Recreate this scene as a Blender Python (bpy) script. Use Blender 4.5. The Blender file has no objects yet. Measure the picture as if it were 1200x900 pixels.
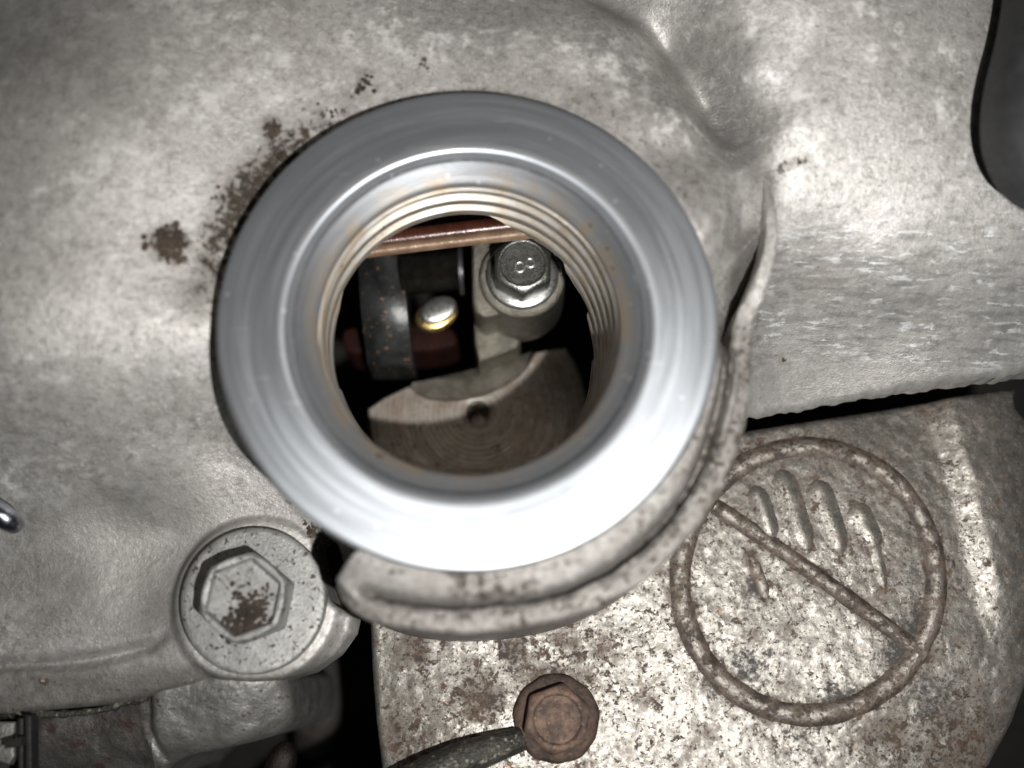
import bpy, bmesh, math, random
import numpy as np
from mathutils import Matrix, Vector

random.seed(7)
RNG = np.random.default_rng(11)
S = 0.001                       # everything below is written in millimetres
scene = bpy.context.scene
COL = scene.collection

# ------------------------------------------------------------------ camera
FPX, PW, PH = 1300.0, 1200.0, 900.0
CAM = np.array([3.58, -34.09, 105.22])          # mm, above the filler rim (rim plane z = 0)
VAN = (590.0, 787.2)                           # where straight down meets the picture
_d = np.array([(VAN[0] - 600) / FPX, -(VAN[1] - 450) / FPX, -1.0]); _d /= np.linalg.norm(_d)
_zc = -_d
_xc = np.array([1.0, 0, 0]) - _zc * _zc[0]; _xc /= np.linalg.norm(_xc)
_yc = np.cross(_zc, _xc)
ROT = np.stack([_xc, _yc, _zc], 1)             # camera = ROT @ world

def at(px, py, z):
    """world point (mm) seen at a pixel of the 1200x900 picture, at height z"""
    v = ROT.T @ np.array([(px - 600) / FPX, -(py - 450) / FPX, -1.0])
    t = (z - CAM[2]) / v[2]
    return CAM + v * t

cam_data = bpy.data.cameras.new('camera')
cam = bpy.data.objects.new('camera', cam_data); COL.objects.link(cam)
m = Matrix([list(r) for r in ROT.T]).to_4x4(); m.translation = Vector(CAM * S)
cam.matrix_world = m
cam_data.sensor_width = 36.0
cam_data.lens = FPX / PW * 36.0
cam_data.clip_start = 0.005; cam_data.clip_end = 10.0
cam_data.dof.use_dof = True
cam_data.dof.focus_distance = 0.130
cam_data.dof.aperture_fstop = 10.0
scene.camera = cam

# ------------------------------------------------------------------ light: one phone flash beside the lens
world = bpy.data.worlds.new('World'); scene.world = world; world.use_nodes = True
world.node_tree.nodes['Background'].inputs[0].default_value = (0.9, 0.95, 1.0, 1)
world.node_tree.nodes['Background'].inputs[1].default_value = 0.02
FLASH = (24.0, -54.0, 104.0)
ld = bpy.data.lights.new('phone_flash', 'SPOT')
ld.spot_size = math.radians(98); ld.spot_blend = 1.0
ld.energy = 1.2; ld.shadow_soft_size = 0.0013; ld.color = (1.0, 0.975, 0.94)
lo = bpy.data.objects.new('phone_flash', ld); COL.objects.link(lo)
lo.location = [c * S for c in FLASH]
lo.rotation_euler = (Vector((0.020, 0.004, -0.010)) - Vector(lo.location)).to_track_quat('-Z', 'Y').to_euler()
ad = bpy.data.lights.new('garage_lamp', 'AREA')       # added weak fill, no such source seen; lifts the disc in the filler
ad.energy = 0.42; ad.size = 0.25; ad.color = (1.0, 0.86, 0.70)
ao = bpy.data.objects.new('garage_lamp', ad); COL.objects.link(ao)
ao.location = (0.02, 0.28, 0.85)
ao.rotation_euler = (Vector((0, 0, 0)) - Vector(ao.location)).to_track_quat('-Z', 'Y').to_euler()
scene.view_settings.view_transform = 'Standard'
scene.view_settings.look = 'None'
scene.view_settings.exposure = 0.0
scene.view_settings.gamma = 1.0
scene.cycles.max_bounces = 12
scene.cycles.diffuse_bounces = 6
scene.cycles.glossy_bounces = 6
scene.cycles.use_denoising = True

# ------------------------------------------------------------------ numeric helpers
def vnoise(x, y, scale, seed, octaves=3, gain=0.5):
    """smooth value noise over mm coordinates, about -1..1"""
    out = np.zeros_like(x, dtype=float); amp = 1.0; tot = 0.0
    for o in range(octaves):
        r = np.random.default_rng(seed * 131 + o)
        g = r.uniform(-1, 1, (256, 256))
        u = x / scale + 57.3 * o + 1000; v = y / scale + 31.7 * o + 1000
        iu = np.floor(u).astype(int); iv = np.floor(v).astype(int)
        fu = u - iu; fv = v - iv
        fu = fu * fu * (3 - 2 * fu); fv = fv * fv * (3 - 2 * fv)
        a = g[iu % 256, iv % 256]; b = g[(iu + 1) % 256, iv % 256]
        c = g[iu % 256, (iv + 1) % 256]; d = g[(iu + 1) % 256, (iv + 1) % 256]
        out += amp * ((a * (1 - fu) + b * fu) * (1 - fv) + (c * (1 - fu) + d * fu) * fv)
        tot += amp; amp *= gain; scale *= 0.5
    return out / tot * 1.6

def sstep(a, b, x):
    t = np.clip((x - a) / (b - a), 0, 1)
    return t * t * (3 - 2 * t)

def seg_dist(x, y, poly, closed=False):
    """distance to a polyline, nearest point too"""
    P = np.asarray(poly, float); n = len(P)
    best = np.full(x.shape, 1e9); nx = np.zeros_like(x); ny = np.zeros_like(x); par = np.zeros_like(x)
    for i in range(n if closed else n - 1):
        a = P[i]; b = P[(i + 1) % n]; d = b - a; L = d @ d + 1e-12
        t = np.clip(((x - a[0]) * d[0] + (y - a[1]) * d[1]) / L, 0, 1)
        qx = a[0] + t * d[0]; qy = a[1] + t * d[1]
        dd = np.hypot(x - qx, y - qy); k = dd < best
        best[k] = dd[k]; nx[k] = qx[k]; ny[k] = qy[k]; par[k] = (i + t)[k]
    return best, nx, ny, par

def inside(x, y, poly):
    P = np.asarray(poly, float); r = np.zeros(x.shape, bool); n = len(P)
    for i in range(n):
        x1, y1 = P[i]; x2, y2 = P[(i + 1) % n]
        if y1 == y2: continue
        k = ((y1 > y) != (y2 > y)) & (x < (x2 - x1) * (y - y1) / (y2 - y1) + x1)
        r ^= k
    return r

def spline(pts, sub=6, closed=False):
    """Catmull-Rom through points"""
    P = np.asarray(pts, float); n = len(P); out = []
    rng = range(n) if closed else range(n - 1)
    for i in rng:
        if closed: p = [P[(i + k - 1) % n] for k in range(4)]
        else: p = [P[max(0, min(n - 1, i + k - 1))] for k in range(4)]
        for s in range(sub):
            t = s / sub
            out.append(0.5 * ((2 * p[1]) + (-p[0] + p[2]) * t + (2 * p[0] - 5 * p[1] + 4 * p[2] - p[3]) * t * t
                              + (-p[0] + 3 * p[1] - 3 * p[2] + p[3]) * t ** 3))
    if not closed: out.append(P[-1])
    return np.array(out)

class RBF:
    """thin-plate surface through (px, py, z) picture measurements turned into world points"""
    def __init__(self, cps, smooth=0.5):
        W = np.array([at(*c) for c in cps]); self.P = W[:, :2]; n = len(W)
        K = self.k(np.hypot(*(self.P[:, None] - self.P[None]).transpose(2, 0, 1)))
        K += smooth * np.eye(n)
        A = np.zeros((n + 3, n + 3)); A[:n, :n] = K; A[:n, n] = 1; A[:n, n + 1:] = self.P
        A[n:, :n] = A[:n, n:].T
        self.w = np.linalg.solve(A, np.concatenate([W[:, 2], np.zeros(3)]))
    @staticmethod
    def k(r):
        return np.where(r > 0, r * r * np.log(np.maximum(r, 1e-9)), 0)
    def __call__(self, x, y):
        n = len(self.P); o = self.w[n] + self.w[n + 1] * x + self.w[n + 2] * y
        for i in range(n):
            o = o + self.w[i] * self.k(np.hypot(x - self.P[i, 0], y - self.P[i, 1]))
        return o

# ------------------------------------------------------------------ mesh / object helpers
def tag(o, label=None, cat=None, group=None, kind=None):
    if label: o['label'] = label
    if cat: o['category'] = cat
    if group: o['group'] = group
    if kind: o['kind'] = kind
    return o

def empty(name, loc):
    o = bpy.data.objects.new(name, None); COL.objects.link(o)
    o.location = [c * S for c in loc]; o.empty_display_size = 0.005
    o['_l'] = list(loc)
    return o

def new_obj(name, verts, faces, mat, parent=None, origin=(0, 0, 0), smooth=40, attrs=None):
    """verts in world mm; the object's own origin is put at `origin` (world mm)"""
    V = (np.asarray(verts, float) - np.asarray(origin, float)) * S
    me = bpy.data.meshes.new(name)
    if isinstance(faces, np.ndarray): faces = faces.tolist()
    me.from_pydata(V.tolist(), [], faces)
    me.validate(); me.update()
    o = bpy.data.objects.new(name, me); COL.objects.link(o)
    bmm = bmesh.new(); bmm.from_mesh(me)
    bmesh.ops.recalc_face_normals(bmm, faces=bmm.faces) if len(bmm.faces) < 30000 else None
    bmm.to_mesh(me); bmm.free()
    if attrs:
        for k, a in attrs.items():
            at_ = me.attributes.new(k, 'FLOAT', 'POINT'); at_.data.foreach_set('value', np.asarray(a, np.float32))
    me.shade_smooth()
    if smooth is not None and smooth < 180: me.set_sharp_from_angle(angle=math.radians(smooth))
    me.materials.append(mat)
    if parent is not None:
        o.parent = parent
        pl = world_of(parent)
        o.location = [(a - b) * S for a, b in zip(origin, pl)]
    else:
        o.location = [a * S for a in origin]
    o['_l'] = [float(c) for c in origin]
    return o

def world_of(o):
    return list(o['_l'])

def lathe(profile, centre, seg=96, rfun=None, close_top=False, close_bottom=False):
    """profile: [(r, z)], optional rfun(theta, r, i) -> r ; z may be a function of theta"""
    V = []; F = []; n = len(profile)
    for j in range(seg):
        th = 2 * math.pi * j / seg
        for i, (r, z) in enumerate(profile):
            zz = z(th) if callable(z) else z
            rr = rfun(th, r, i) if rfun else r
            V.append((centre[0] + rr * math.cos(th), centre[1] + rr * math.sin(th), centre[2] + zz))
    for j in range(seg):
        k = (j + 1) % seg
        for i in range(n - 1):
            F.append((j * n + i, j * n + i + 1, k * n + i + 1, k * n + i))
    if close_top: F.append([j * n for j in range(seg)])
    if close_bottom: F.append([j * n + n - 1 for j in range(seg)][::-1])
    return V, F

def hexr(th, rot, ci):
    """polar radius of a hexagon with inscribed radius ci"""
    a = (th - rot) % (math.pi / 3) - math.pi / 6
    return ci / math.cos(a)

def hex_head(af, h, rot, centre, rim=None, top_r=0.92, seg=96, round_=0.12):
    """chamfered hexagon head standing on centre; rim = list of extra (scale, dz, hexy) rings inside the top"""
    ci = af / 2; V = []; F = []; rings = []
    rc = ci * top_r
    for j in range(seg):
        th = rot + 2 * math.pi * j / seg
        R = hexr(th, rot, ci) - (0.10 if j % (seg // 6) == 0 else 0.0)
        col = [(R, 0.0), (R, h - (R - rc) * 0.62 - round_), (R - round_ * 0.5, h - (R - rc) * 0.62), (rc, h - 0.02), (rc - 0.12, h)]
        for (s, dz, hexy) in (rim or []):
            col.append((hexr(th, rot, ci) * s if hexy else ci * s, h + dz))
        rings.append([(centre[0] + r * math.cos(th), centre[1] + r * math.sin(th), centre[2] + z) for r, z in col])
    n = len(rings[0])
    for c in rings: V += c
    for j in range(seg):
        k = (j + 1) % seg
        for i in range(n - 1): F.append((j * n + i, k * n + i, k * n + i + 1, j * n + i + 1))
    F.append([j * n + n - 1 for j in range(seg)])
    return V, F

def tube(path, radius, seg=20, cap=True):
    P = np.asarray(path, float); V = []; F = []; n = len(P)
    rad = radius if hasattr(radius, '__len__') else [radius] * n
    up = np.array([0.13, 0.31, 0.94])
    for i in range(n):
        t = P[min(i + 1, n - 1)] - P[max(i - 1, 0)]; t /= np.linalg.norm(t)
        a = np.cross(t, up); a /= np.linalg.norm(a); b = np.cross(a, t)
        for j in range(seg):
            th = 2 * math.pi * j / seg
            V.append(P[i] + rad[i] * (math.cos(th) * a + math.sin(th) * b))
    for i in range(n - 1):
        for j in range(seg):
            k = (j + 1) % seg
            F.append((i * seg + j, i * seg + k, (i + 1) * seg + k, (i + 1) * seg + j))
    if cap:
        F.append(list(range(seg))[::-1]); F.append([(n - 1) * seg + j for j in range(seg)])
    return V, F

def torus(centre, R, r, seg=32, sub=10, zsq=1.0):
    V = []; F = []
    for j in range(seg):
        a = 2 * math.pi * j / seg
        for i in range(sub):
            b = 2 * math.pi * i / sub
            V.append((centre[0] + (R + r * math.cos(b)) * math.cos(a), centre[1] + (R + r * math.cos(b)) * math.sin(a), centre[2] + zsq * r * math.sin(b)))
    for j in range(seg):
        for i in range(sub):
            F.append((j * sub + i, ((j + 1) % seg) * sub + i, ((j + 1) % seg) * sub + (i + 1) % sub, j * sub + (i + 1) % sub))
    return V, F

def join(*vf):
    V = []; F = []
    for v, f in vf:
        o = len(V); V += [tuple(p) for p in v]; F += [[i + o for i in q] for q in f]
    return V, F

def prism(outline, ztop, zbot, bevel=0.4):
    """rounded-edge slab from a world-mm outline; ztop/zbot numbers or per-vertex lists"""
    P = np.asarray(outline, float)[:, :2]; n = len(P); c = P.mean(0)
    nx = np.roll(P, -1, 0) - np.roll(P, 1, 0); nrm = np.stack([nx[:, 1], -nx[:, 0]], 1)
    nrm /= np.linalg.norm(nrm, axis=1)[:, None] + 1e-9
    area = 0.5 * np.sum(P[:, 0] * np.roll(P[:, 1], -1) - np.roll(P[:, 0], -1) * P[:, 1])
    if area < 0: nrm = -nrm
    zt = np.broadcast_to(np.asarray(ztop, float), (n,)); V = []; F = []
    lv = []
    for k in range(5):
        a = k / 4 * math.pi / 2
        ins = bevel * (1 - math.cos(a)); dz = -bevel * (1 - math.sin(a))
        lv.append(np.column_stack([P - nrm * ins, zt + dz]))
    lv = [np.column_stack([P, np.full(n, zbot)])] + lv
    for l in lv: V += [tuple(p) for p in l]
    for k in range(len(lv) - 1):
        for j in range(n):
            i = (j + 1) % n
            F.append((k * n + j, k * n + i, (k + 1) * n + i, (k + 1) * n + j))
    F.append([(len(lv) - 1) * n + j for j in range(n)])
    F.append(list(range(n))[::-1])
    return V, F

def height_sheet(outline, zfun, step, zdrop, edge_round=1.0, hole=None, attrs=None, rough_edge=0.0):
    """solid-edged height sheet: grid cells inside `outline`, rim verts snapped to it and dropped as a wall"""
    O = np.asarray(outline, float)[:, :2]
    x0, y0 = O.min(0) - 2 * step; x1, y1 = O.max(0) + 2 * step
    gx = np.arange(x0, x1, step); gy = np.arange(y0, y1, step)
    X, Y = np.meshgrid(gx, gy, indexing='ij')
    d, qx, qy, _ = seg_dist(X, Y, O, True); ins = inside(X, Y, O)
    sd = np.where(ins, d, -d)
    keep = sd > -1.45 * step
    out = sd < 0
    Xs = np.where(out, qx, X); Ys = np.where(out, qy, Y)
    Z = zfun(Xs, Ys)
    e = np.clip(1 - np.maximum(sd, 0) / edge_round, 0, 1)
    Z = Z - edge_round * (1 - np.sqrt(np.maximum(0, 1 - e * e)))
    if hole is not None:
        hx, hy, hr = hole; r = np.hypot(Xs - hx, Ys - hy); keep &= r > hr
    idx = -np.ones(X.shape, int); kk = keep
    idx[kk] = np.arange(kk.sum())
    V = np.column_stack([Xs[kk], Ys[kk], Z[kk]])
    q = np.stack([idx[:-1, :-1], idx[1:, :-1], idx[1:, 1:], idx[:-1, 1:]], -1).reshape(-1, 4)
    oo = np.stack([out[:-1, :-1], out[1:, :-1], out[1:, 1:], out[:-1, 1:]], -1).reshape(-1, 4)
    q = q[(q >= 0).all(1) & ~oo.all(1)]
    # walls below the outer boundary
    ed = np.concatenate([q[:, [k, (k + 1) % 4]] for k in range(4)])
    N = len(V); code = ed[:, 0] * N + ed[:, 1]; rev = ed[:, 1] * N + ed[:, 0]
    bd = ed[~np.isin(code, rev)]
    if hole is not None:
        bd = bd[np.hypot(V[bd[:, 0], 0] - hx, V[bd[:, 0], 1] - hy) > hr + 0.8]
    bv = np.unique(bd); mp = {int(v): i_ for i_, v in enumerate(bv)}
    zd = zdrop(V[bv, 0], V[bv, 1]) if callable(zdrop) else np.full(len(bv), float(zdrop))
    lev = [0.0, 0.04, 0.15, 0.4, 1.0]; extra = []
    for t in lev[1:]:
        extra.append(np.column_stack([V[bv, 0], V[bv, 1], V[bv, 2] + (np.minimum(zd, V[bv, 2] - 0.3) - V[bv, 2]) * t]))
    a_ = np.array([mp[int(v)] for v in bd[:, 0]]); b_ = np.array([mp[int(v)] for v in bd[:, 1]]); nb_ = len(bv)
    wq = []
    for k in range(len(lev) - 1):
        ta = bd[:, 0] if k == 0 else N + (k - 1) * nb_ + a_
        tb = bd[:, 1] if k == 0 else N + (k - 1) * nb_ + b_
        wq.append(np.column_stack([ta, N + k * nb_ + a_, N + k * nb_ + b_, tb]))
    V = np.vstack([V] + extra); q = np.vstack([q] + wq)
    A = {k: f(V[:, 0], V[:, 1], V[:, 2]) for k, f in (attrs or {}).items()}
    return V, q, A

# ------------------------------------------------------------------ material helpers
class NT:
    def __init__(self, name):
        self.m = bpy.data.materials.new(name); self.m.use_nodes = True
        self.t = self.m.node_tree; self.b = self.t.nodes['Principled BSDF']
        self.tc = self.t.nodes.new('ShaderNodeTexCoord')
        s = self.t.nodes.new('ShaderNodeVectorMath'); s.operation = 'SCALE'; s.inputs['Scale'].default_value = 1000.0
        self.t.links.new(self.tc.outputs['Object'], s.inputs[0]); self.mm = s.outputs[0]
    def L(self, a, b):
        if hasattr(a, 'is_output') or isinstance(a, bpy.types.NodeSocket): self.t.links.new(a, b)
        else: b.default_value = a if not isinstance(a, tuple) or len(a) != 3 or b.type == 'VECTOR' else (*a, 1)
    def noise(self, scale, detail=4, rough=0.55, vec=None, dist=0.0):
        n = self.t.nodes.new('ShaderNodeTexNoise'); n.inputs['Scale'].default_value = scale
        n.inputs['Detail'].default_value = detail; n.inputs['Roughness'].default_value = rough
        n.inputs['Distortion'].default_value = dist
        self.t.links.new(vec or self.mm, n.inputs['Vector']); return n.outputs['Fac']
    def voro(self, scale, vec=None, feature='F1', rnd=1.0):
        n = self.t.nodes.new('ShaderNodeTexVoronoi'); n.inputs['Scale'].default_value = scale; n.feature = feature
        n.inputs['Randomness'].default_value = rnd
        self.t.links.new(vec or self.mm, n.inputs['Vector']); return n.outputs['Distance']
    def stretch(self, sx, sy, sz, rot=0.0):
        n = self.t.nodes.new('ShaderNodeMapping'); n.inputs['Scale'].default_value = (sx, sy, sz)
        n.inputs['Rotation'].default_value = (0, 0, rot)
        self.t.links.new(self.mm, n.inputs['Vector']); return n.outputs[0]
    def ramp(self, fac, lo, hi, a=0.0, b=1.0):
        n = self.t.nodes.new('ShaderNodeMapRange'); n.interpolation_type = 'SMOOTHSTEP'
        for k, v in ((1, lo), (2, hi), (3, a), (4, b)): n.inputs[k].default_value = v
        self.L(fac, n.inputs[0]); return n.outputs[0]
    def math(self, op, a, b=0.0, clamp=False):
        n = self.t.nodes.new('ShaderNodeMath'); n.operation = op; n.use_clamp = clamp
        self.L(a, n.inputs[0]); self.L(b, n.inputs[1]); return n.outputs[0]
    def mul(self, *a):
        r = a[0]
        for b in a[1:]: r = self.math('MULTIPLY', r, b)
        return r
    def mix(self, fac, a, b):
        n = self.t.nodes.new('ShaderNodeMix'); n.data_type = 'RGBA'
        self.L(fac, n.inputs[0]); self.L(a, n.inputs[6]); self.L(b, n.inputs[7]); return n.outputs[2]
    def attr(self, name):
        n = self.t.nodes.new('ShaderNodeAttribute'); n.attribute_name = name; return n.outputs['Fac']
    def bump(self, height, dist_mm, strength=1.0, normal=None):
        n = self.t.nodes.new('ShaderNodeBump'); n.inputs['Distance'].default_value = dist_mm * S
        n.inputs['Strength'].default_value = strength
        self.t.links.new(height, n.inputs['Height'])
        if normal is not None: self.t.links.new(normal, n.inputs['Normal'])
        return n.outputs[0]
    def radius(self):
        s = self.t.nodes.new('ShaderNodeSeparateXYZ'); self.t.links.new(self.mm, s.inputs[0])
        x2 = self.math('MULTIPLY', s.outputs[0], s.outputs[0]); y2 = self.math('MULTIPLY', s.outputs[1], s.outputs[1])
        return self.math('SQRT', self.math('ADD', x2, y2)), s
    def comb(self, x=0.0, y=0.0, z=0.0):
        n = self.t.nodes.new('ShaderNodeCombineXYZ')
        self.L(x, n.inputs[0]); self.L(y, n.inputs[1]); self.L(z, n.inputs[2]); return n.outputs[0]
    def done(self, color, rough=0.5, metal=0.0, normal=None, spec=0.5, **kw):
        self.L(color, self.b.inputs['Base Color']); self.L(rough, self.b.inputs['Roughness']); self.L(metal, self.b.inputs['Metallic'])
        self.b.inputs['Specular IOR Level'].default_value = spec
        if normal is not None: self.t.links.new(normal, self.b.inputs['Normal'])
        for k, v in kw.items(): self.L(v, self.b.inputs[k.replace('_', ' ')])
        return self.m

def mat_casting():
    n = NT('cast_aluminium')
    smooth = n.attr('smooth'); dirt = n.attr('dirt'); tarnish_shade = n.attr('tarnish'); streak = n.attr('streak'); chalk = n.attr('chalk')
    big = n.noise(0.06, 4, 0.6); mid = n.noise(0.30, 5, 0.65); fine = n.noise(2.2, 5, 0.7)
    col = n.mix(n.ramp(big, 0.35, 0.65), (0.385, 0.372, 0.352), (0.515, 0.50, 0.477))
    col = n.mix(n.ramp(mid, 0.42, 0.66, 0, 0.7), col, (0.52, 0.515, 0.505))
    col = n.mix(n.ramp(fine, 0.50, 0.66, 0, 0.65), col, (0.19, 0.182, 0.172))
    grain = n.noise(0.95, 4, 0.68)
    col = n.mix(n.ramp(grain, 0.50, 0.64, 0, 0.5), col, (0.62, 0.612, 0.595))
    col = n.mix(n.ramp(grain, 0.47, 0.36, 0, 0.45), col, (0.20, 0.193, 0.184))
    col = n.mix(n.mul(n.ramp(n.noise(3.4, 4, 0.7), 0.56, 0.66), n.ramp(n.noise(0.08, 3, 0.6), 0.35, 0.6, 0.25, 1.0), 0.8), col, (0.72, 0.72, 0.71))  # metal sparkle painted in as white flecks
    # chalky oxide flecks
    patch = n.ramp(n.noise(0.10, 4, 0.6), 0.44, 0.60)
    fl = n.mul(n.ramp(n.noise(0.50, 4, 0.68, dist=0.1), 0.47, 0.66), patch, chalk)
    fl = n.math('MAXIMUM', fl, n.mul(n.ramp(n.noise(2.4, 3, 0.6), 0.60, 0.70), n.ramp(n.noise(0.22, 3, 0.6), 0.42, 0.6), chalk))
    col = n.mix(n.math('MULTIPLY', smooth, 0.55), col, (0.345, 0.34, 0.328))
    col = n.mix(n.math('MULTIPLY', fl, 0.6), col, (0.74, 0.735, 0.72))
    sv = n.stretch(0.42, 1.9, 1.0, 0.13)
    st = n.mul(n.ramp(n.noise(0.95, 5, 0.66, vec=sv, dist=0.4), 0.535, 0.60), n.ramp(n.noise(0.22, 3, 0.6), 0.42, 0.58), streak)
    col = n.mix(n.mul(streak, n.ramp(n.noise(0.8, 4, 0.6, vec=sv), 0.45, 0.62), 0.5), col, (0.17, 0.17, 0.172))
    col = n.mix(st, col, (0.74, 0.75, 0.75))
    col = n.mix(n.mul(tarnish_shade, n.ramp(n.noise(0.35, 5, 0.7), 0.30, 0.65, 1.0, 0.72)), col, (0.135, 0.130, 0.124))  # tarnish, plus painted shade of corner, valley and hollow
    # caught dirt and some painted shade: brown-black crumbs and a tan film
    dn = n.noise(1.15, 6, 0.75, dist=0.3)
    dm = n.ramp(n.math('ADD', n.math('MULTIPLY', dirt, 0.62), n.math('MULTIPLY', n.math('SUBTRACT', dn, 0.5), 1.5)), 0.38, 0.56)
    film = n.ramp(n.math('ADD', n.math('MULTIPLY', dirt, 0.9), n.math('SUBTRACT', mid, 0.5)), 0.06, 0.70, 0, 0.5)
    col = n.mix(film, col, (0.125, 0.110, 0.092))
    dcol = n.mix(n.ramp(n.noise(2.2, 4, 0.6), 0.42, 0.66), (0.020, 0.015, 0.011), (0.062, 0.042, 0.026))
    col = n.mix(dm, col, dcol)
    gr = n.mul(n.ramp(n.noise(1.3, 3, 0.5), 0.69, 0.74), n.ramp(dirt, 0.1, 0.5))
    col = n.mix(gr, col, (0.42, 0.33, 0.24))
    h = n.math('ADD', n.math('MULTIPLY', n.noise(1.8, 5, 0.65), 0.9), n.math('MULTIPLY', n.noise(5.0, 5, 0.7), 0.6))
    bs = n.math('SUBTRACT', 1.0, n.math('MULTIPLY', smooth, 0.45))
    hh = n.math('ADD', n.math('MULTIPLY', h, bs), n.math('MULTIPLY', dm, 0.25))
    nb = n.bump(hh, 0.11, 1.0)
    rough = n.math('ADD', n.ramp(fine, 0.3, 0.7, 0.33, 0.58), n.math('MULTIPLY', dm, 0.35), clamp=True)
    metal = n.math('SUBTRACT', 0.54, n.math('ADD', n.math('MULTIPLY', n.math('MAXIMUM', dm, n.math('MULTIPLY', film, 0.6)), 0.54), n.math('MULTIPLY', fl, 0.35)), clamp=True)
    return n.done(col, rough, metal, nb)

def mat_machined(name='machined_rim', base=(0.375, 0.40, 0.432), rough=0.40, aniso=0.5, metal=0.76):
    n = NT(name)
    r, s = n.radius()
    ux = n.math('DIVIDE', s.outputs[0], r); uy = n.math('DIVIDE', s.outputs[1], r)
    pol = n.comb(n.math('MULTIPLY', r, 1.3), n.math('MULTIPLY', ux, 1.3), n.math('MULTIPLY', uy, 1.3))
    pol2 = n.comb(n.math('MULTIPLY', r, 9.0), n.math('MULTIPLY', ux, 5.0), n.math('MULTIPLY', uy, 5.0))
    smear = n.noise(0.9, 4, 0.6, vec=pol); hair = n.noise(1.0, 4, 0.7, vec=pol2)
    band = n.noise(1.0, 3, 0.6, vec=n.comb(n.math('MULTIPLY', r, 1.1), 0.0, 0.0))
    blot = n.noise(0.13, 4, 0.6); fine = n.noise(1.6, 5, 0.7)
    col = n.mix(n.ramp(smear, 0.35, 0.65), tuple(c * 0.80 for c in base), tuple(min(1, c * 1.08) for c in base))
    col = n.mix(n.ramp(blot, 0.42, 0.68, 0, 0.30), col, tuple(c * 0.75 for c in base))
    col = n.mix(n.ramp(hair, 0.60, 0.78, 0, 0.35), col, tuple(c * 0.6 for c in base))
    col = n.mix(n.ramp(band, 0.40, 0.60, 0, 0.55), col, tuple(c * 0.70 for c in base))
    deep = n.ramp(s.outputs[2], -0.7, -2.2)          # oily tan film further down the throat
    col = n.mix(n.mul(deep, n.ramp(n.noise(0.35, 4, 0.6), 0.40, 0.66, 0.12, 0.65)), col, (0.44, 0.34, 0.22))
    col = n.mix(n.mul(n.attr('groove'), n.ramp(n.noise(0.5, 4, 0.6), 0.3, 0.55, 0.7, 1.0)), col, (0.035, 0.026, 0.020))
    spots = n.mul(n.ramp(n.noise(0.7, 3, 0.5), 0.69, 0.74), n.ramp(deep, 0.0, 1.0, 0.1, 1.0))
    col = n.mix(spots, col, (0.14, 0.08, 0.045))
    groovd = n.mul(n.ramp(s.outputs[2], -0.25, -0.55), n.ramp(s.outputs[2], -1.0, -0.75), 0.4)   # darker band in the step below the edge
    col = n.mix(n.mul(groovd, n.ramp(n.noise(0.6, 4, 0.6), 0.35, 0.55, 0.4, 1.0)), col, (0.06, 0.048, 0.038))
    nick = n.ramp(n.voro(0.32), 0.10, 0.05)
    scr = n.ramp(n.noise(1.0, 2, 0.5, vec=n.stretch(0.12, 2.2, 1, 0.9)), 0.70, 0.74)
    col = n.mix(n.mul(scr, 0.35), col, (0.80, 0.81, 0.83))
    col = n.mix(n.mul(nick, 0.35), col, (0.85, 0.86, 0.88))
    rg = n.math('ADD', n.ramp(smear, 0.3, 0.7, rough - 0.03, rough + 0.03), n.ramp(hair, 0.45, 0.75, 0, 0.04))
    nb = n.bump(n.math('ADD', n.math('MULTIPLY', hair, 0.5), n.math('MULTIPLY', fine, 0.3)), 0.022, 1.0)
    tg = n.t.nodes.new('ShaderNodeTangent'); tg.direction_type = 'RADIAL'; tg.axis = 'Z'
    n.t.links.new(tg.outputs[0], n.b.inputs['Tangent'])
    return n.done(col, rg, metal, nb, Anisotropic=aniso)

def mat_metal(name, c0, c1, rough=0.4, metal=0.8, grain=3.0, bump=0.05, spot=None, spot_amt=(0.62, 0.70), spot_scale=1.4, spec=0.5, coat=0.0):
    n = NT(name)
    a = n.noise(grain * 0.15, 4, 0.6); f = n.noise(grain, 4, 0.65)
    col = n.mix(n.ramp(a, 0.35, 0.65), c0, c1)
    col = n.mix(n.ramp(f, 0.5, 0.75, 0, 0.5), col, tuple(c * 0.45 for c in c0))
    mt = metal
    if spot:
        sm = n.ramp(n.noise(spot_scale, 4, 0.6), *spot_amt)
        col = n.mix(sm, col, spot); mt = n.math('MULTIPLY', n.math('SUBTRACT', 1.0, sm), metal)
    nb = n.bump(n.math('ADD', f, n.math('MULTIPLY', n.noise(grain * 3, 3, 0.6), 0.4)), bump, 1.0)
    return n.done(col, n.ramp(f, 0.3, 0.7, rough - 0.06, rough + 0.12), mt, nb, spec, Coat_Weight=coat, Coat_Roughness=0.13, **({'Coat_Normal': nb} if coat else {}))

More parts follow.
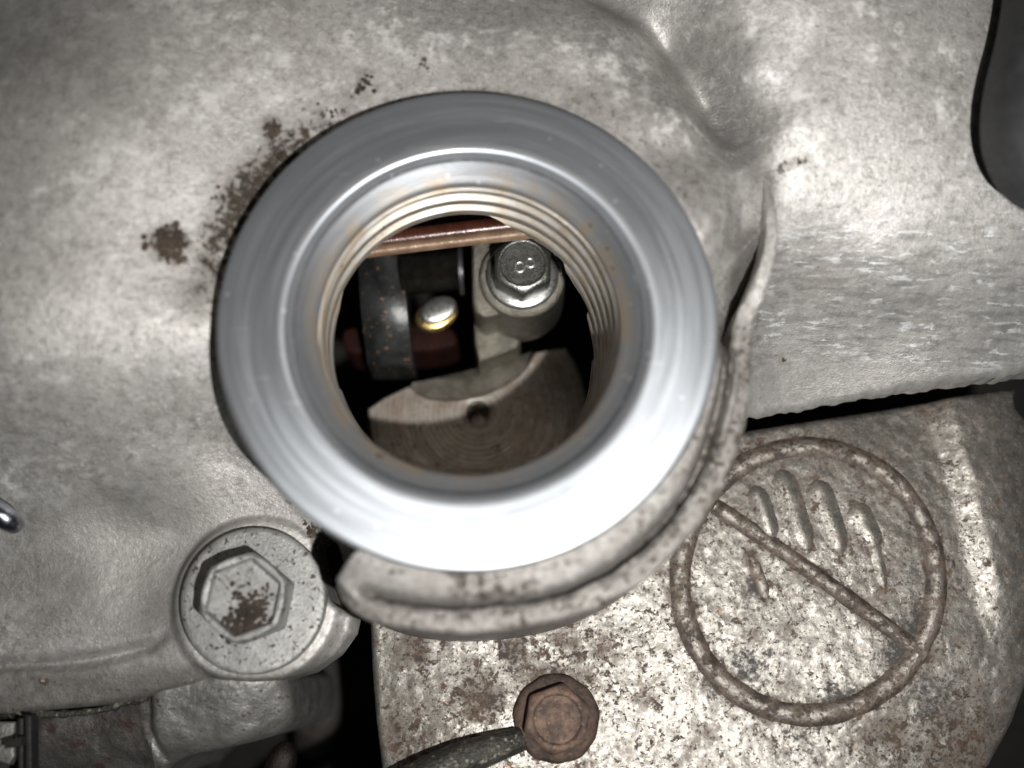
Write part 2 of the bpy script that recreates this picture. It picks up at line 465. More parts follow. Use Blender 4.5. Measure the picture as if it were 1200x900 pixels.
def mat_shield():
    n = NT('spotted_shield_steel')
    rust = n.attr('rust'); film = n.attr('film')
    big = n.noise(0.09, 4, 0.6); mid = n.noise(0.6, 6, 0.7); fine = n.noise(2.0, 6, 0.75)
    col = n.mix(n.ramp(big, 0.35, 0.65), (0.205, 0.194, 0.175), (0.285, 0.272, 0.248))
    col = n.mix(n.ramp(mid, 0.44, 0.64, 0, 0.7), col, (0.145, 0.13, 0.115))
    col = n.mix(n.ramp(fine, 0.50, 0.64, 0, 0.65), col, (0.48, 0.46, 0.42))
    stain = n.ramp(n.math('ADD', n.noise(0.28, 5, 0.68), n.math('MULTIPLY', rust, 0.36)), 0.50, 0.80)
    col = n.mix(n.mul(stain, 0.8), col, (0.098, 0.074, 0.056))
    sp = n.ramp(n.math('ADD', n.noise(0.85, 6, 0.70, dist=0.3), n.math('MULTIPLY', rust, 0.16)), 0.565, 0.65)
    sp2 = n.ramp(n.math('ADD', n.noise(2.3, 4, 0.65), n.math('MULTIPLY', rust, 0.10)), 0.585, 0.66)
    col = n.mix(sp, col, n.mix(n.ramp(mid, 0.35, 0.6), (0.026, 0.019, 0.015), (0.085, 0.050, 0.030)))
    col = n.mix(n.mul(sp2, 0.9), col, (0.032, 0.027, 0.024))
    gritm = n.ramp(n.math('ADD', n.noise(1.2, 6, 0.72), n.math('MULTIPLY', film, 0.34)), 0.60, 0.84)
    col = n.mix(gritm, col, (0.035, 0.033, 0.031))
    orange = n.ramp(n.noise(0.75, 2, 0.5, vec=n.stretch(1, 1, 1, 0.7)), 0.735, 0.765)
    col = n.mix(n.mul(orange, 0.8), col, (0.36, 0.17, 0.06))
    hole = n.math('MAXIMUM', n.math('MAXIMUM', sp, sp2), n.math('MAXIMUM', gritm, n.mul(stain, 0.7)))
    h = n.math('ADD', n.math('MULTIPLY', n.noise(1.2, 6, 0.7), 1.0), n.math('MULTIPLY', n.noise(4.0, 5, 0.75), 0.6))
    nb = n.bump(n.math('SUBTRACT', h, n.math('MULTIPLY', hole, 0.25)), 0.068, 1.0)
    rough = n.math('ADD', n.ramp(fine, 0.35, 0.65, 0.46, 0.33), n.math('MULTIPLY', hole, 0.35), clamp=True)
    metal = n.math('MULTIPLY', n.math('SUBTRACT', 1.0, hole), 0.8)
    return n.done(col, rough, metal, nb)

def mat_rust(name='brown_rust', k=1.0, metal=0.25, rough=0.62):
    n = NT(name)
    a = n.noise(0.5, 5, 0.65); f = n.noise(2.4, 5, 0.7)
    col = n.mix(n.ramp(a, 0.35, 0.65), (0.040 * k, 0.026 * k, 0.020 * k), (0.120 * k, 0.076 * k, 0.055 * k))
    col = n.mix(n.ramp(f, 0.52, 0.7, 0, 0.7), col, (0.030 * k, 0.018 * k, 0.014 * k))
    col = n.mix(n.ramp(n.noise(1.4, 4, 0.6), 0.60, 0.72, 0, 0.5), col, (0.23 * k, 0.165 * k, 0.125 * k))
    nb = n.bump(n.math('ADD', f, n.math('MULTIPLY', n.noise(6.0, 4, 0.7), 0.5)), 0.13, 1.0)
    return n.done(col, n.ramp(f, 0.3, 0.7, rough - 0.1, rough + 0.12), metal, nb)

def mat_emblem():
    n = NT('rusted_embossing')
    a = n.noise(0.40, 6, 0.7); f = n.noise(2.0, 6, 0.72); crest = n.attr('crest')
    col = n.mix(n.ramp(a, 0.38, 0.62), (0.045, 0.034, 0.027), (0.14, 0.108, 0.085))
    col = n.mix(n.ramp(f, 0.48, 0.64, 0, 0.85), col, (0.026, 0.020, 0.016))
    worn = n.mul(n.ramp(crest, 0.35, 0.85), n.ramp(n.noise(0.7, 6, 0.72), 0.45, 0.58))
    col = n.mix(n.mul(worn, 0.85), col, (0.40, 0.37, 0.335))
    edge = n.ramp(crest, 0.42, 0.1)
    col = n.mix(n.mul(edge, n.ramp(n.noise(0.9, 5, 0.7), 0.40, 0.56)), col, (0.028, 0.021, 0.017))
    nb = n.bump(n.math('ADD', f, n.math('MULTIPLY', n.noise(1.0, 5, 0.7), 1.0)), 0.12, 1.0)
    return n.done(col, n.math('SUBTRACT', 0.55, n.math('MULTIPLY', worn, 0.2)), n.math('ADD', 0.2, n.math('MULTIPLY', worn, 0.6)), nb)

def mat_turned():
    n = NT('turned_oily_steel')
    r, s = n.radius()
    rv = n.comb(r, 0.0, 0.0)
    ring = n.noise(3.2, 3, 0.7, vec=rv); ring2 = n.noise(1.1, 2, 0.5, vec=rv)
    blot = n.noise(0.22, 4, 0.6); fine = n.noise(1.3, 5, 0.7, dist=1.0)
    col = n.mix(n.ramp(ring, 0.3, 0.7), (0.22, 0.192, 0.165), (0.37, 0.345, 0.315))
    col = n.mix(n.ramp(blot, 0.42, 0.62, 0, 0.55), col, (0.19, 0.135, 0.098))
    col = n.mix(n.ramp(fine, 0.55, 0.68, 0, 0.8), col, (0.06, 0.038, 0.026))
    scr = n.mul(n.ramp(n.noise(1.0, 3, 0.7, vec=n.stretch(2.4, 0.5, 1, 0.7)), 0.58, 0.66), n.ramp(s.outputs[0], 4.0, 7.0))
    col = n.mix(n.mul(scr, 0.6), col, (0.55, 0.50, 0.44))
    nb = n.bump(n.math('ADD', ring, n.math('MULTIPLY', ring2, 0.6)), 0.11, 1.0)
    return n.done(col, n.ramp(fine, 0.3, 0.7, 0.32, 0.52), 0.5, nb, Coat_Weight=0.45, Coat_Roughness=0.22, Coat_Normal=nb)

M = {}
M['cast'] = mat_casting()
M['rim'] = mat_machined()
M['shield'] = mat_shield()
M['rust'] = mat_rust()
M['emblem'] = mat_emblem()
M['rusthead'] = mat_rust('worn_rust', 1.35, 0.35, 0.5)
M['rustrim'] = mat_rust('deep_rust', 0.75, 0.25, 0.6)
M['darkrust'] = mat_rust('dark_rust', 0.14, 0.3, 0.45)
M['turned'] = mat_turned()
M['zinc'] = mat_metal('dull_zinc', (0.25, 0.25, 0.243), (0.345, 0.345, 0.335), 0.48, 0.6, 2.6, 0.10, (0.045, 0.032, 0.026), (0.58, 0.64), 1.3)
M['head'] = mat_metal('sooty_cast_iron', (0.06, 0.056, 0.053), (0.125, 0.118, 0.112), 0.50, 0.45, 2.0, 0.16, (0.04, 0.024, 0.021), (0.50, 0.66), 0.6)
M['headlit'] = mat_metal('bare_cast_aluminium', (0.19, 0.186, 0.178), (0.31, 0.305, 0.293), 0.40, 0.6, 2.2, 0.12, (0.06, 0.048, 0.04), (0.58, 0.66), 1.2)  # paler tone for the boss and the clip plate
M['cap'] = mat_metal('grainy_alloy', (0.21, 0.195, 0.16), (0.33, 0.31, 0.26), 0.34, 0.92, 3.2, 0.22, coat=0.7)
M['bolt'] = mat_metal('dark_bolt_steel', (0.20, 0.205, 0.19), (0.30, 0.302, 0.28), 0.30, 0.92, 4.0, 0.05, coat=0.3)
M['bright'] = mat_metal('bright_washer_steel', (0.52, 0.53, 0.52), (0.66, 0.66, 0.64), 0.30, 0.95, 3.0, 0.03)
M['arm'] = mat_metal('blackened_steel', (0.020, 0.022, 0.022), (0.055, 0.058, 0.058), 0.45, 0.6, 2.0, 0.05, (0.30, 0.135, 0.04), (0.64, 0.67), 1.5, coat=0.5)
M['oily'] = mat_metal('oil_black_steel', (0.005, 0.004, 0.0035), (0.011, 0.009, 0.007), 0.20, 0.0, 5.0, 0.30, (0.10, 0.09, 0.08), (0.70, 0.73), 3.0, spec=0.12)
M['brass'] = mat_metal('oil_gilded_steel', (0.50, 0.34, 0.13), (0.62, 0.46, 0.20), 0.28, 0.95, 2.0, 0.03)
M['redrust'] = mat_metal('dark_red_rust', (0.009, 0.0022, 0.0014), (0.020, 0.005, 0.003), 0.7, 0.0, 2.0, 0.08, spec=0.15)
M['pipe'] = mat_metal('oil_varnished_copper', (0.040, 0.012, 0.008), (0.075, 0.025, 0.015), 0.22, 0.15, 2.0, 0.03)
M['rubber'] = mat_metal('grey_black_rubber', (0.016, 0.017, 0.018), (0.026, 0.0275, 0.0295), 0.62, 0.0, 3.0, 0.03)
M['black'] = mat_metal('matt_black_plastic', (0.012, 0.012, 0.012), (0.02, 0.02, 0.02), 0.6, 0.0, 3.0, 0.05)
M['void'] = mat_metal('sooty_depths', (0.010, 0.009, 0.008), (0.016, 0.014, 0.012), 0.9, 0.0, 0.5, 0.05)  # near-black colour stands in for the shade below the parts
M['hose'] = mat_metal('oily_dark_hose', (0.022, 0.021, 0.017), (0.055, 0.052, 0.042), 0.45, 0.2, 1.0, 0.45, (0.20, 0.185, 0.15), (0.58, 0.66), 1.3)
M['steel'] = mat_metal('polished_blue_steel', (0.22, 0.24, 0.28), (0.36, 0.38, 0.43), 0.22, 1.0, 1.0, 0.05)
M['crumb'] = mat_metal('dirt_crumbs', (0.016, 0.012, 0.009), (0.055, 0.038, 0.025), 0.8, 0.0, 1.5, 0.1, (0.20, 0.15, 0.11), (0.62, 0.68), 1.1)

# ------------------------------------------------------------------ valve cover
cover = tag(empty('valve_cover', (0, 0, -22)), 'grey cast aluminium valve cover with a wide round oil filler opening', 'engine cover')

BASE = RBF([
    (-180, -180, -4), (0, 0, 0.5), (200, 0, 1.2), (400, 0, -1.2), (560, 0, -4), (680, 0, -4.6), (760, 20, -5), (860, 0, -1.2), (1000, 0, 0.5), (1130, 0, -2), (1330, -60, -10),
    (600, -180, -4), (300, -180, -1), (1000, -180, -6), (1330, -180, -10),
    (-150, 150, -2), (0, 150, 1.5), (0, 300, -0.5), (0, 420, -4), (0, 520, -12), (0, 600, -19), (0, 700, -21.5), (0, 790, -23), (0, 840, -24),
    (-150, 400, -6), (-150, 650, -22.5), (-150, 850, -24.5),
    (120, 130, 1.6), (120, 300, -0.8), (110, 420, -4.4), (120, 500, -10.5), (120, 580, -18.6), (110, 680, -21.3), (100, 750, -22.1), (80, 820, -23.5),
    (220, 130, -0.2), (225, 230, -1.9), (225, 330, -3.4), (240, 380, -3.8), (225, 420, -5.6), (240, 470, -10), (262, 520, -16.5), (250, 550, -18), (290, 570, -19.5), (200, 620, -21.5), (160, 700, -22), (170, 770, -22.1), (205, 745, -21.3), (240, 785, -21.7), (210, 810, -23.1),
    (320, 140, -2.3), (420, 85, -1.7), (550, 75, -1.6), (680, 90, -1.6), (780, 180, -1.8), (835, 290, -2.2),
    (500, 45, -1.3), (620, 35, -1.3), (715, 62, -1.5), (792, 135, -1.6), (845, 200, -3),
    (700, -10, -6), (785, 45, -6.4), (836, 115, -6.6), (866, 170, -6),
    (880, 80, -2.0), (930, 60, -1.0), (920, 150, -2.6), (1000, 120, -1.6), (1080, 120, -2.4), (1200, 120, -6),
    (940, 220, -4.8), (1050, 215, -5), (1200, 240, -7.5),
    (930, 280, -8), (1050, 280, -8), (1200, 290, -10), (1330, 300, -13),
    (900, 340, -12.5), (1050, 335, -12), (1200, 340, -13),
    (890, 400, -17.5), (1050, 385, -16.5), (1200, 375, -16), (1330, 370, -17),
    (890, 430, -19), (1050, 412, -18.2), (1200, 398, -17.5),
    (880, 470, -22), (1050, 450, -20.5), (1200, 430, -19.5), (1330, 410, -19.5),
    (300, 598, -20.9), (360, 615, -20.7), (250, 790, -23.1), (340, 780, -23.1), (400, 730, -22.7), (330, 560, -19), (400, 640, -20.5),
], 1.5)

BOLT = at(296, 703, -18.7)          # centre of the flanged bolt's disc
GROOVE = spline([at(x, y, -4)[:2] for x, y in [(418, 690), (450, 704), (500, 713), (560, 713), (640, 702), (720, 667), (780, 612), (815, 560), (840, 490), (851, 437), (853, 395), (868, 362), (880, 335)]], 5)
LIP = [(397, 684, -8.0, 0.3), (410, 702, -5.8, 0.8), (440, 715, -4.8, 1.1), (490, 725, -4.4, 1.2), (560, 727, -4.3, 1.2), (650, 714, -4.3, 1.2), (732, 679, -4.2, 1.2), (790, 628, -4.1, 1.2), (836, 562, -4.1, 1.2), (857, 505, -4.1, 1.25), (867, 450, -4.1, 1.2),
       (869, 405, -4.0, 1.15), (874, 372, -3.8, 1.0), (888, 340, -3.5, 0.85), (900, 305, -3.3, 0.7), (905, 265, -3.3, 0.62), (902, 232, -3.8, 0.5), (895, 198, -5.2, 0.32)]
LIPC = spline([(*at(x, y, z)[:2], z, w) for x, y, z, w in LIP], 8)
LIPW = LIPC[:, :2]
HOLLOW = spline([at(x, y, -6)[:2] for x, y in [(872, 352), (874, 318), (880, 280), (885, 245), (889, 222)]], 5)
COLLAR = np.vstack([LIPW, [at(870, 200, -4)[:2], at(800, 250, -3)[:2], at(700, 400, -3)[:2], at(560, 600, -3)[:2], at(460, 600, -3)[:2], at(412, 650, -4)[:2]]])

VALLEY = spline([at(*p)[:2] for p in [(640, -60, -6), (720, -5, -6), (790, 48, -6), (838, 118, -6), (866, 178, -6)]], 6)
FOLD = spline([at(*p, -22)[:2] for p in [(-160, 792), (0, 780), (80, 776), (140, 766), (185, 752), (205, 725)]], 5)
def cover_z(x, y):
    z = BASE(x, y)
    r = np.hypot(x, y); th = np.arctan2(y, x)
    # collar under the rim with its parting groove
    d, _, _, _ = seg_dist(x, y, COLLAR, True); ins = inside(x, y, COLLAR)
    sd = np.where(ins, d, -d)
    w = sstep(-0.9, 0.25, sd)
    dl, _, _, par = seg_dist(x, y, LIPW)
    zc = -2.7 - 1.2 * sstep(25.5, 29, r)
    up = sstep(at(870, 430, -4)[1], at(890, 300, -4)[1], y) * (x > 10)
    zc = zc * (1 - up) + z * up
    z = z * (1 - w) + zc * w
    dg, _, _, gp = seg_dist(x, y, GROOVE)
    z = z - 3.0 * np.exp(-(dg / 0.5) ** 2) * sstep(0, 4, gp) * sstep(62, 52, gp)
    # dark flank behind the thin cast lip, upper right
    wf = sstep(90, 103, par) * sstep(136, 116, par) * sstep(5.2, 2.4, dl) * ins
    y0_, y1_ = at(870, 350, -5)[1], at(880, 236, -6)[1]
    zf = -3.4 - 3.6 * np.clip((y - y0_) / (y1_ - y0_), 0, 1) - 0.25 * dl
    z = z + wf * (np.minimum(z, zf) - z)
    # bolt boss and its spot-faced pocket
    rb = np.hypot(x - BOLT[0], y - BOLT[1])
    wb = sstep(9.9, 8.9, rb)
    z = z * (1 - wb) + (-20.4 - 0.25 * sstep(8.6, 9.4, rb)) * wb
    dv, _, _, vp = seg_dist(x, y, VALLEY)
    z = z - 2.6 * np.exp(-(dv / 2.6) ** 2) * sstep(24, 19, vp)
    # fold where the bowl meets the lower flange
    df, fx, fy, fp = seg_dist(x, y, FOLD)
    z = z - 0.9 * np.exp(-(df / 0.7) ** 2) * sstep(24, 17, fp)
    z = z + 0.06 * vnoise(x, y, 7, 3, 2) + 0.020 * vnoise(x, y, 1.4, 5, 3)
    # fillet down at the rim
    return z

def cover_dirt_shade(x, y, z):
    r = np.hypot(x, y); th = np.degrees(np.arctan2(y, x))
    ring = np.exp(-((r - 27.5) / 3.2) ** 2)
    arc = 0.25 + 0.72 * np.exp(-((th - 148) / 30) ** 2) + 0.30 * np.exp(-((th - 50) / 35) ** 2)
    a = ring * arc
    for px, py, s, k in [(205, 292, 2.4, 1.15), (322, 158, 1.5, 1.1), (330, 185, 1.2, 0.9), (430, 100, 1.3, 0.7), (425, 115, 1.0, 0.8), (265, 235, 2.2, 0.5), (245, 320, 1.8, 0.6), (500, 85, .8, .8),
                         (365, 620, 1.2, 1.0), (372, 640, 0.9, 0.9), (690, 110, 2, .45), (800, 200, 2, .5), (905, 330, 2.2, .45), (985, 290, 3, .5), (916, 197, 0.8, .85), (924, 193, 0.8, .85), (933, 191, 0.8, .75), (943, 190, .8, .6), (960, 375, .6, .9), (870, 300, 2.5, .35)]:  # the row of spots right of the lip tip paints a cavity's shade
        p = at(px, py, -4 if py < 500 else -18.5)
        a = np.maximum(a, k * np.exp(-(((x - p[0]) ** 2 + (y - p[1]) ** 2) / s ** 2)))
    dg, _, _, gp = seg_dist(x, y, GROOVE)
    a = np.maximum(a, 0.75 * np.exp(-(dg / 0.45) ** 2))
    a = np.maximum(a, 0.55 * np.exp(-((r - 25.9) / 0.7) ** 2))
    a = np.maximum(a, (0.46 + 0.28 * vnoise(x, y, 3.0, 91, 2)) * sstep(31.5, 30, r) * sstep(-130, -118, th) * sstep(15, 0, th))
    a = np.maximum(a, 0.42 * np.exp(-(seg_dist(x, y, HOLLOW)[0] / 1.6) ** 2))  # brown film deepens the painted shade of the hollow
    lowl = sstep(at(150, 765, -22)[1], at(150, 800, -22)[1], y) * (x < -8)
    return np.maximum(a, 0.45 * lowl)

def cover_smooth(x, y, z):
    p = at(170, 660, -20.5); a = np.exp(-(((x - p[0]) / 14) ** 2 + ((y - p[1]) / 9) ** 2) ** 2)
    q = at(1060, 380, -16); b = 0.85 * sstep(-5, -12, z) * sstep(25, 29, x)
    v = np.exp(-(seg_dist(x, y, spline([at(*c)[:2] for c in [(690, -20, -5), (780, 40, -5), (835, 120, -5), (865, 180, -5)]], 4))[0] / 3.0) ** 2)
    t = at(60, 40, -6); c = 0.6 * np.exp(-(((x - t[0]) ** 2 + (y - t[1]) ** 2) / 20 ** 2))
    return np.clip(np.maximum.reduce([a, b, v * 0.9, c]), 0, 1)

def cover_chalk(x, y, z):
    p = at(170, 660, -20.5); a = 1 - np.exp(-(((x - p[0]) / 16) ** 2 + ((y - p[1]) / 11) ** 2) ** 2)
    t = at(30, 20, -6); c = 1 - 0.8 * np.exp(-(((x - t[0]) ** 2 + (y - t[1]) ** 2) / 22 ** 2))
    return np.clip(a * c, 0, 1) * np.where((z < -7) & (x > 22), 0.25, 1.0)

def cover_tarnish_shade(x, y, z):
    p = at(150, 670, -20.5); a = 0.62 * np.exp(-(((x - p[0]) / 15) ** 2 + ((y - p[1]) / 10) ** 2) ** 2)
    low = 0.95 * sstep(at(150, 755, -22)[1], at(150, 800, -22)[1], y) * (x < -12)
    t = at(40, 40, 0); c = 0.35 * np.exp(-(((x - t[0]) ** 2 + (y - t[1]) ** 2) / 22 ** 2))  # light falloff in the top left corner, painted darker
    v = 0.45 * np.exp(-(seg_dist(x, y, VALLEY)[0] / 3.0) ** 2)  # shade on the valley slope, painted into the colour
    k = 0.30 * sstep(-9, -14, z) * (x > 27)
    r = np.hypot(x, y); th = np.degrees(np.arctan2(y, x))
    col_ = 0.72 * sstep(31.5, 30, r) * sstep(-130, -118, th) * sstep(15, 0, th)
    h = 1.0 * np.exp(-(seg_dist(x, y, HOLLOW)[0] / 1.9) ** 4)  # shade in the hollow behind the lip, painted into the colour
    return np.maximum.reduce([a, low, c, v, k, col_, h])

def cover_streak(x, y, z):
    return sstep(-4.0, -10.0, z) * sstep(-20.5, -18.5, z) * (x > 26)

edge_w = lambda: None
_out = [(1330, 412, -19.5), (1200, 437, -20), (1125, 447, -20.4), (1050, 458, -21), (960, 472, -21.5), (893, 484, -22), (866, 488, -22)]
_outw = [at(*p)[:2] for p in _out]
_sc = []
for i in range(len(_outw) - 1):          # scalloped trim line of the lower right edge
    a, b = _outw[i], _outw[i + 1]; k = max(4, int(np.linalg.norm(b - a) / 0.45))
    for j in range(k):
        t = j / k; s = np.linalg.norm(a + (b - a) * t)
        _sc.append(a + (b - a) * t + np.array([0, 0.07 * math.sin(s * 3.3 + 1.5 * math.sin(s * 0.5)) + 0.10 * math.sin(s * 1.37 + 1) + 0.05 * random.uniform(-1, 1)]))
_lipout = [tuple(p) for p in LIPW[::-1] if p[1] < at(866, 478, -5)[1]]
_rest = [(402, 692, -11), (396, 668, -13), (390, 645, -15), (381, 627, -12), (374, 621, -18.5), (366, 634, -20), (370, 655, -20.5), (377, 680, -20.5), (386, 704, -20.5), (400, 714, -20.5), (411, 722, -21), (408, 740, -21.5), (390, 766, -22), (360, 788, -22.5), (330, 797, -23), (300, 799, -23), (257, 796, -23), (215, 806, -23.5), (167, 818, -23.5), (127, 826, -23.7), (60, 832, -23.9), (0, 838, -24), (-180, 852, -24.5), (-240, 300, -14), (-240, -200, -14), (300, -220, -7), (900, -220, -7), (1380, -200, -11), (1380, 100, -11)]
COVER_OUT = np.vstack([np.array(_sc), np.array(_lipout), np.array([at(*p)[:2] for p in _rest])])
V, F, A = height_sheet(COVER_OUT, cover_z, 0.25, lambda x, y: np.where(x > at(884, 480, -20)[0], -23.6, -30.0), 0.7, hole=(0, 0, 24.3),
                       attrs={'dirt': cover_dirt_shade, 'smooth': cover_smooth, 'chalk': cover_chalk, 'streak': cover_streak, 'tarnish': cover_tarnish_shade})
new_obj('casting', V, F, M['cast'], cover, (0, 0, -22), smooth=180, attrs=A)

# thin rough lip of cast metal around the lower right of the neck
def cast_lip():
    V = []; F = []; n = len(LIPC); prof = [(-1.0, -9.0), (-1.0, -3.0), (-1.0, -1.1), (-0.97, -0.45), (-0.88, -0.12), (-0.45, 0.0), (0, 0), (0.5, -0.02), (0.88, -0.12), (0.98, -0.4), (1.0, -1.1), (1.02, -3.0), (1.05, -8.0), (1.1, -26.0)]
    for i in range(n):
        a = LIPC[max(i - 1, 0), :2]; b = LIPC[min(i + 1, n - 1), :2]; t = (b - a) / np.linalg.norm(b - a); nn = np.array([t[1], -t[0]])
        x, y, z, w = LIPC[i]
        for s_, dz in prof:
            wob = 1 + 0.06 * math.sin(i * 0.43 + s_) + 0.05 * math.sin(i * 1.3) + RNG.normal(0, 0.02)
            q = np.array([x, y]) + nn * s_ * w * (wob if dz > -5 else 1)
            k = 1.0 if dz < -2 else w
            V.append((q[0], q[1], z + dz * k + (0.05 * math.sin(i * 0.37 + s_ * 2) + RNG.normal(0, 0.03) if dz > -1.5 else 0)))
    m_ = len(prof)
    for i in range(n - 1):
        for k in range(m_ - 1): F.append((i * m_ + k, i * m_ + k + 1, (i + 1) * m_ + k + 1, (i + 1) * m_ + k))
    F.append([k for k in range(m_)]); F.append([(n - 1) * m_ + k for k in range(m_)][::-1])
    V = np.array(V); one = np.ones(len(V)); top_ = np.repeat(sstep(86, 104, np.arange(n)), m_)
    return V, F, {'dirt': 0.60 * one - 0.40 * top_, 'smooth': 0 * one, 'chalk': 0.4 * one, 'streak': 0 * one, 'tarnish': 0.8 * (1 - top_)}
V, F, A = cast_lip()
new_obj('cast_lip', V, F, M['cast'], cover, (0, 0, -22), smooth=60, attrs=A)

# machined filler rim: lathe profile (r, z) from the outer foot over the face and into the cone
def rim_profile():
    p = [(24.75, -17.0), (24.95, -1.4), (25.0, -0.35), (24.93, -0.15), (24.78, -0.04), (24.5, 0.0), (24.0, 0.02)]
    for r in np.linspace(23.6, 18.9, 20):
        p.append((r, 0.02 + (23.9 - r) * 0.07 + 0.003 * math.sin(r * 1.7)))
    p += [(18.6, 0.37), (18.3, 0.30), (18.05, 0.18), (17.85, -0.02), (17.7, -0.25), (17.55, -0.42), (17.45, -0.72), (17.3, -0.85)]
    for t in np.linspace(0.08, 1, 8): p.append((17.3 - 1.85 * t, -0.85 - 1.5 * t))
    p += [(15.36, -2.6), (15.4, -3.2), (15.5, -3.5)]
    return p
V, F = lathe(rim_profile(), (0, 0, 0), 256)
rim = new_obj('filler_rim', V, F, M['rim'], cover, (0, 0, 0), smooth=60)

def bore():
    """threaded throat below the cone: helical crests, lower end cut on a slant"""
    seg = 240; pitch = 2.7; V = []; F = []; G = []
    nz = 150
    for j in range(seg):
        th = 2 * math.pi * j / seg
        deep = 0.5 - 0.5 * math.cos(th - math.radians(125))      # 0 at the upper left, 1 at the lower right
        zb = -10.2 - 15.0 * deep ** 1.5
        for i in range(nz):
            z = -3.4 + (zb + 3.4) * i / (nz - 1)
            ph = (-z / pitch + th / (2 * math.pi)) % 1.0
            prof = (1 - ph / 0.42) if ph < 0.42 else (0.0 if ph < 0.78 else (ph - 0.78) / 0.22)
            r = 15.2 + 1.5 * prof - 2.3 * deep * (-(z + 3.4) / 22.0)
            if i == 0: r = 15.5
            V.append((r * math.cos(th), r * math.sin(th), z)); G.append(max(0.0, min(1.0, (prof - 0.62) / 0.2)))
    for j in range(seg):
        k = (j + 1) % seg
        for i in range(nz - 1):
            F.append((j * nz + i, j * nz + i + 1, k * nz + i + 1, k * nz + i))
    # outer skin so the throat has a wall
    o = len(V)
    for j in range(seg):
        th = 2 * math.pi * j / seg
        zl = V[j * nz + nz - 1][2]
        V.append((17.6 * math.cos(th), 17.6 * math.sin(th), zl)); V.append((17.6 * math.cos(th), 17.6 * math.sin(th), -3.0)); G += [0.0, 0.0]
    for j in range(seg):
        k = (j + 1) % seg
        F.append((j * nz + nz - 1, o + 2 * j, o + 2 * k, k * nz + nz - 1)); F.append((o + 2 * j, o + 2 * j + 1, o + 2 * k + 1, o + 2 * k))
    return V, F, {'groove': np.array(G)}
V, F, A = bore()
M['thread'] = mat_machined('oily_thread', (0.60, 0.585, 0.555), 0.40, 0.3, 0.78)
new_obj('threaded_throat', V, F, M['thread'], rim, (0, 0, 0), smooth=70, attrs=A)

# ------------------------------------------------------------------ dirt crumbs by the rim
def crumbs(spots, seed, zf):
    r = np.random.default_rng(seed); parts = []
    for (px, py, spread, n, smin, smax, zg) in spots:
        c = at(px, py, zg)
        for _ in range(n):
            a = r.uniform(0, 2 * math.pi); d = min(1.15, abs(r.normal(0, 0.6))) * spread * (1 + 0.35 * math.sin(3 * a + px))
            x, y = c[0] + d * math.cos(a), c[1] + d * math.sin(a) * 0.9
            s = r.uniform(smin, smax)
            z = zf(np.array([x]), np.array([y]))[0]
            v = [np.array(p, float) for p in [(1, 0, 0), (-1, 0, 0), (0, 1, 0), (0, -1, 0), (0, 0, 1), (0, 0, -1), (.6, .6, .5), (-.6, .6, .5), (-.6, -.6, .5), (.6, -.6, .5)]]
            v = [(x, y, z + s * 0.2) + p * s * r.uniform(0.6, 1.15, 3) * (1, 1, 0.6) for p in v]
            bm_ = bmesh.new()
            for q in v: bm_.verts.new(q)
            h = bmesh.ops.convex_hull(bm_, input=bm_.verts)
            bm_.verts.index_update()
            vs = [tuple(q.co) for q in bm_.verts]; fs = [[q.index for q in f.verts] for f in bm_.faces]
            parts.append((vs, fs)); bm_.free()
    return join(*parts)
V, F = crumbs([(205, 290, 1.7, 80, .15, .5, -4), (210, 305, 1.3, 40, .12, .4, -4), (322, 158, 1.0, 30, .15, .45, -3), (332, 186, 1.0, 26, .12, .4, -3), (265, 238, 1.6, 14, .1, .3, -4), (430, 105, 1.2, 18, .12, .35, -3),
               (500, 88, .8, 6, .1, .3, -3), (390, 135, 1.5, 10, .1, .25, -3), (250, 320, 1.8, 14, .1, .25, -5), (360, 618, 1.0, 20, .12, .35, -19), (372, 640, .6, 12, .12, .35, -19)], 5, cover_z)
tag(new_obj('dirt_crumbs', V, F, M['crumb'], None, (0, 0, 0), smooth=20), 'dark brown dirt crumbs caked around the filler rim', 'dirt', kind='stuff')

# ------------------------------------------------------------------ flanged bolt, lower left
bz = -18.7
cb = tag(empty('flange_bolt', (BOLT[0], BOLT[1], bz - 2)), 'dull grey flanged hex bolt with brown grit on its head, below left of filler rim', 'bolt')
prof = [(0.5, 0.0), (7.3, 0.0), (7.75, -0.06), (7.95, -0.25), (7.95, -2.15)]
V, F = lathe(prof, (BOLT[0], BOLT[1], bz), 96, close_top=True, close_bottom=True)
new_obj('flange', V, F, M['zinc'], cb, (BOLT[0], BOLT[1], bz), smooth=50)
HT = 5.0
V, F = hex_head(8.5, HT, math.radians(21), (BOLT[0], BOLT[1], bz - 0.05), rim=[(0.90, 0.0, True), (0.86, -0.1, True), (0.82, -0.75, True), (0.78, -0.9, True)], top_r=1.02)
hx = new_obj('hex_head', V, F, M['zinc'], cb, (BOLT[0], BOLT[1], bz), smooth=32)
mk = at(266, 683, bz + HT - 0.9)
def stadium(c, ang, L, w, r):
    pts = []
    for k in range(24):
        a = 2 * math.pi * k / 24
        px, py = w * math.cos(a), w * math.sin(a) + (L if math.sin(a) > 0 else -L)
        pts.append((c[0] + px * math.cos(ang) - py * math.sin(ang), c[1] + px * math.sin(ang) + py * math.cos(ang), c[2]))
    pts.append(pts[0]); return tube(pts, r, 8, False)
V, F = stadium((mk[0], mk[1], bz + HT - 0.93), math.radians(35), 0.55, 0.30, 0.12)
new_obj('stamped_mark', V, F, M['zinc'], hx, (BOLT[0], BOLT[1], bz), smooth=60)
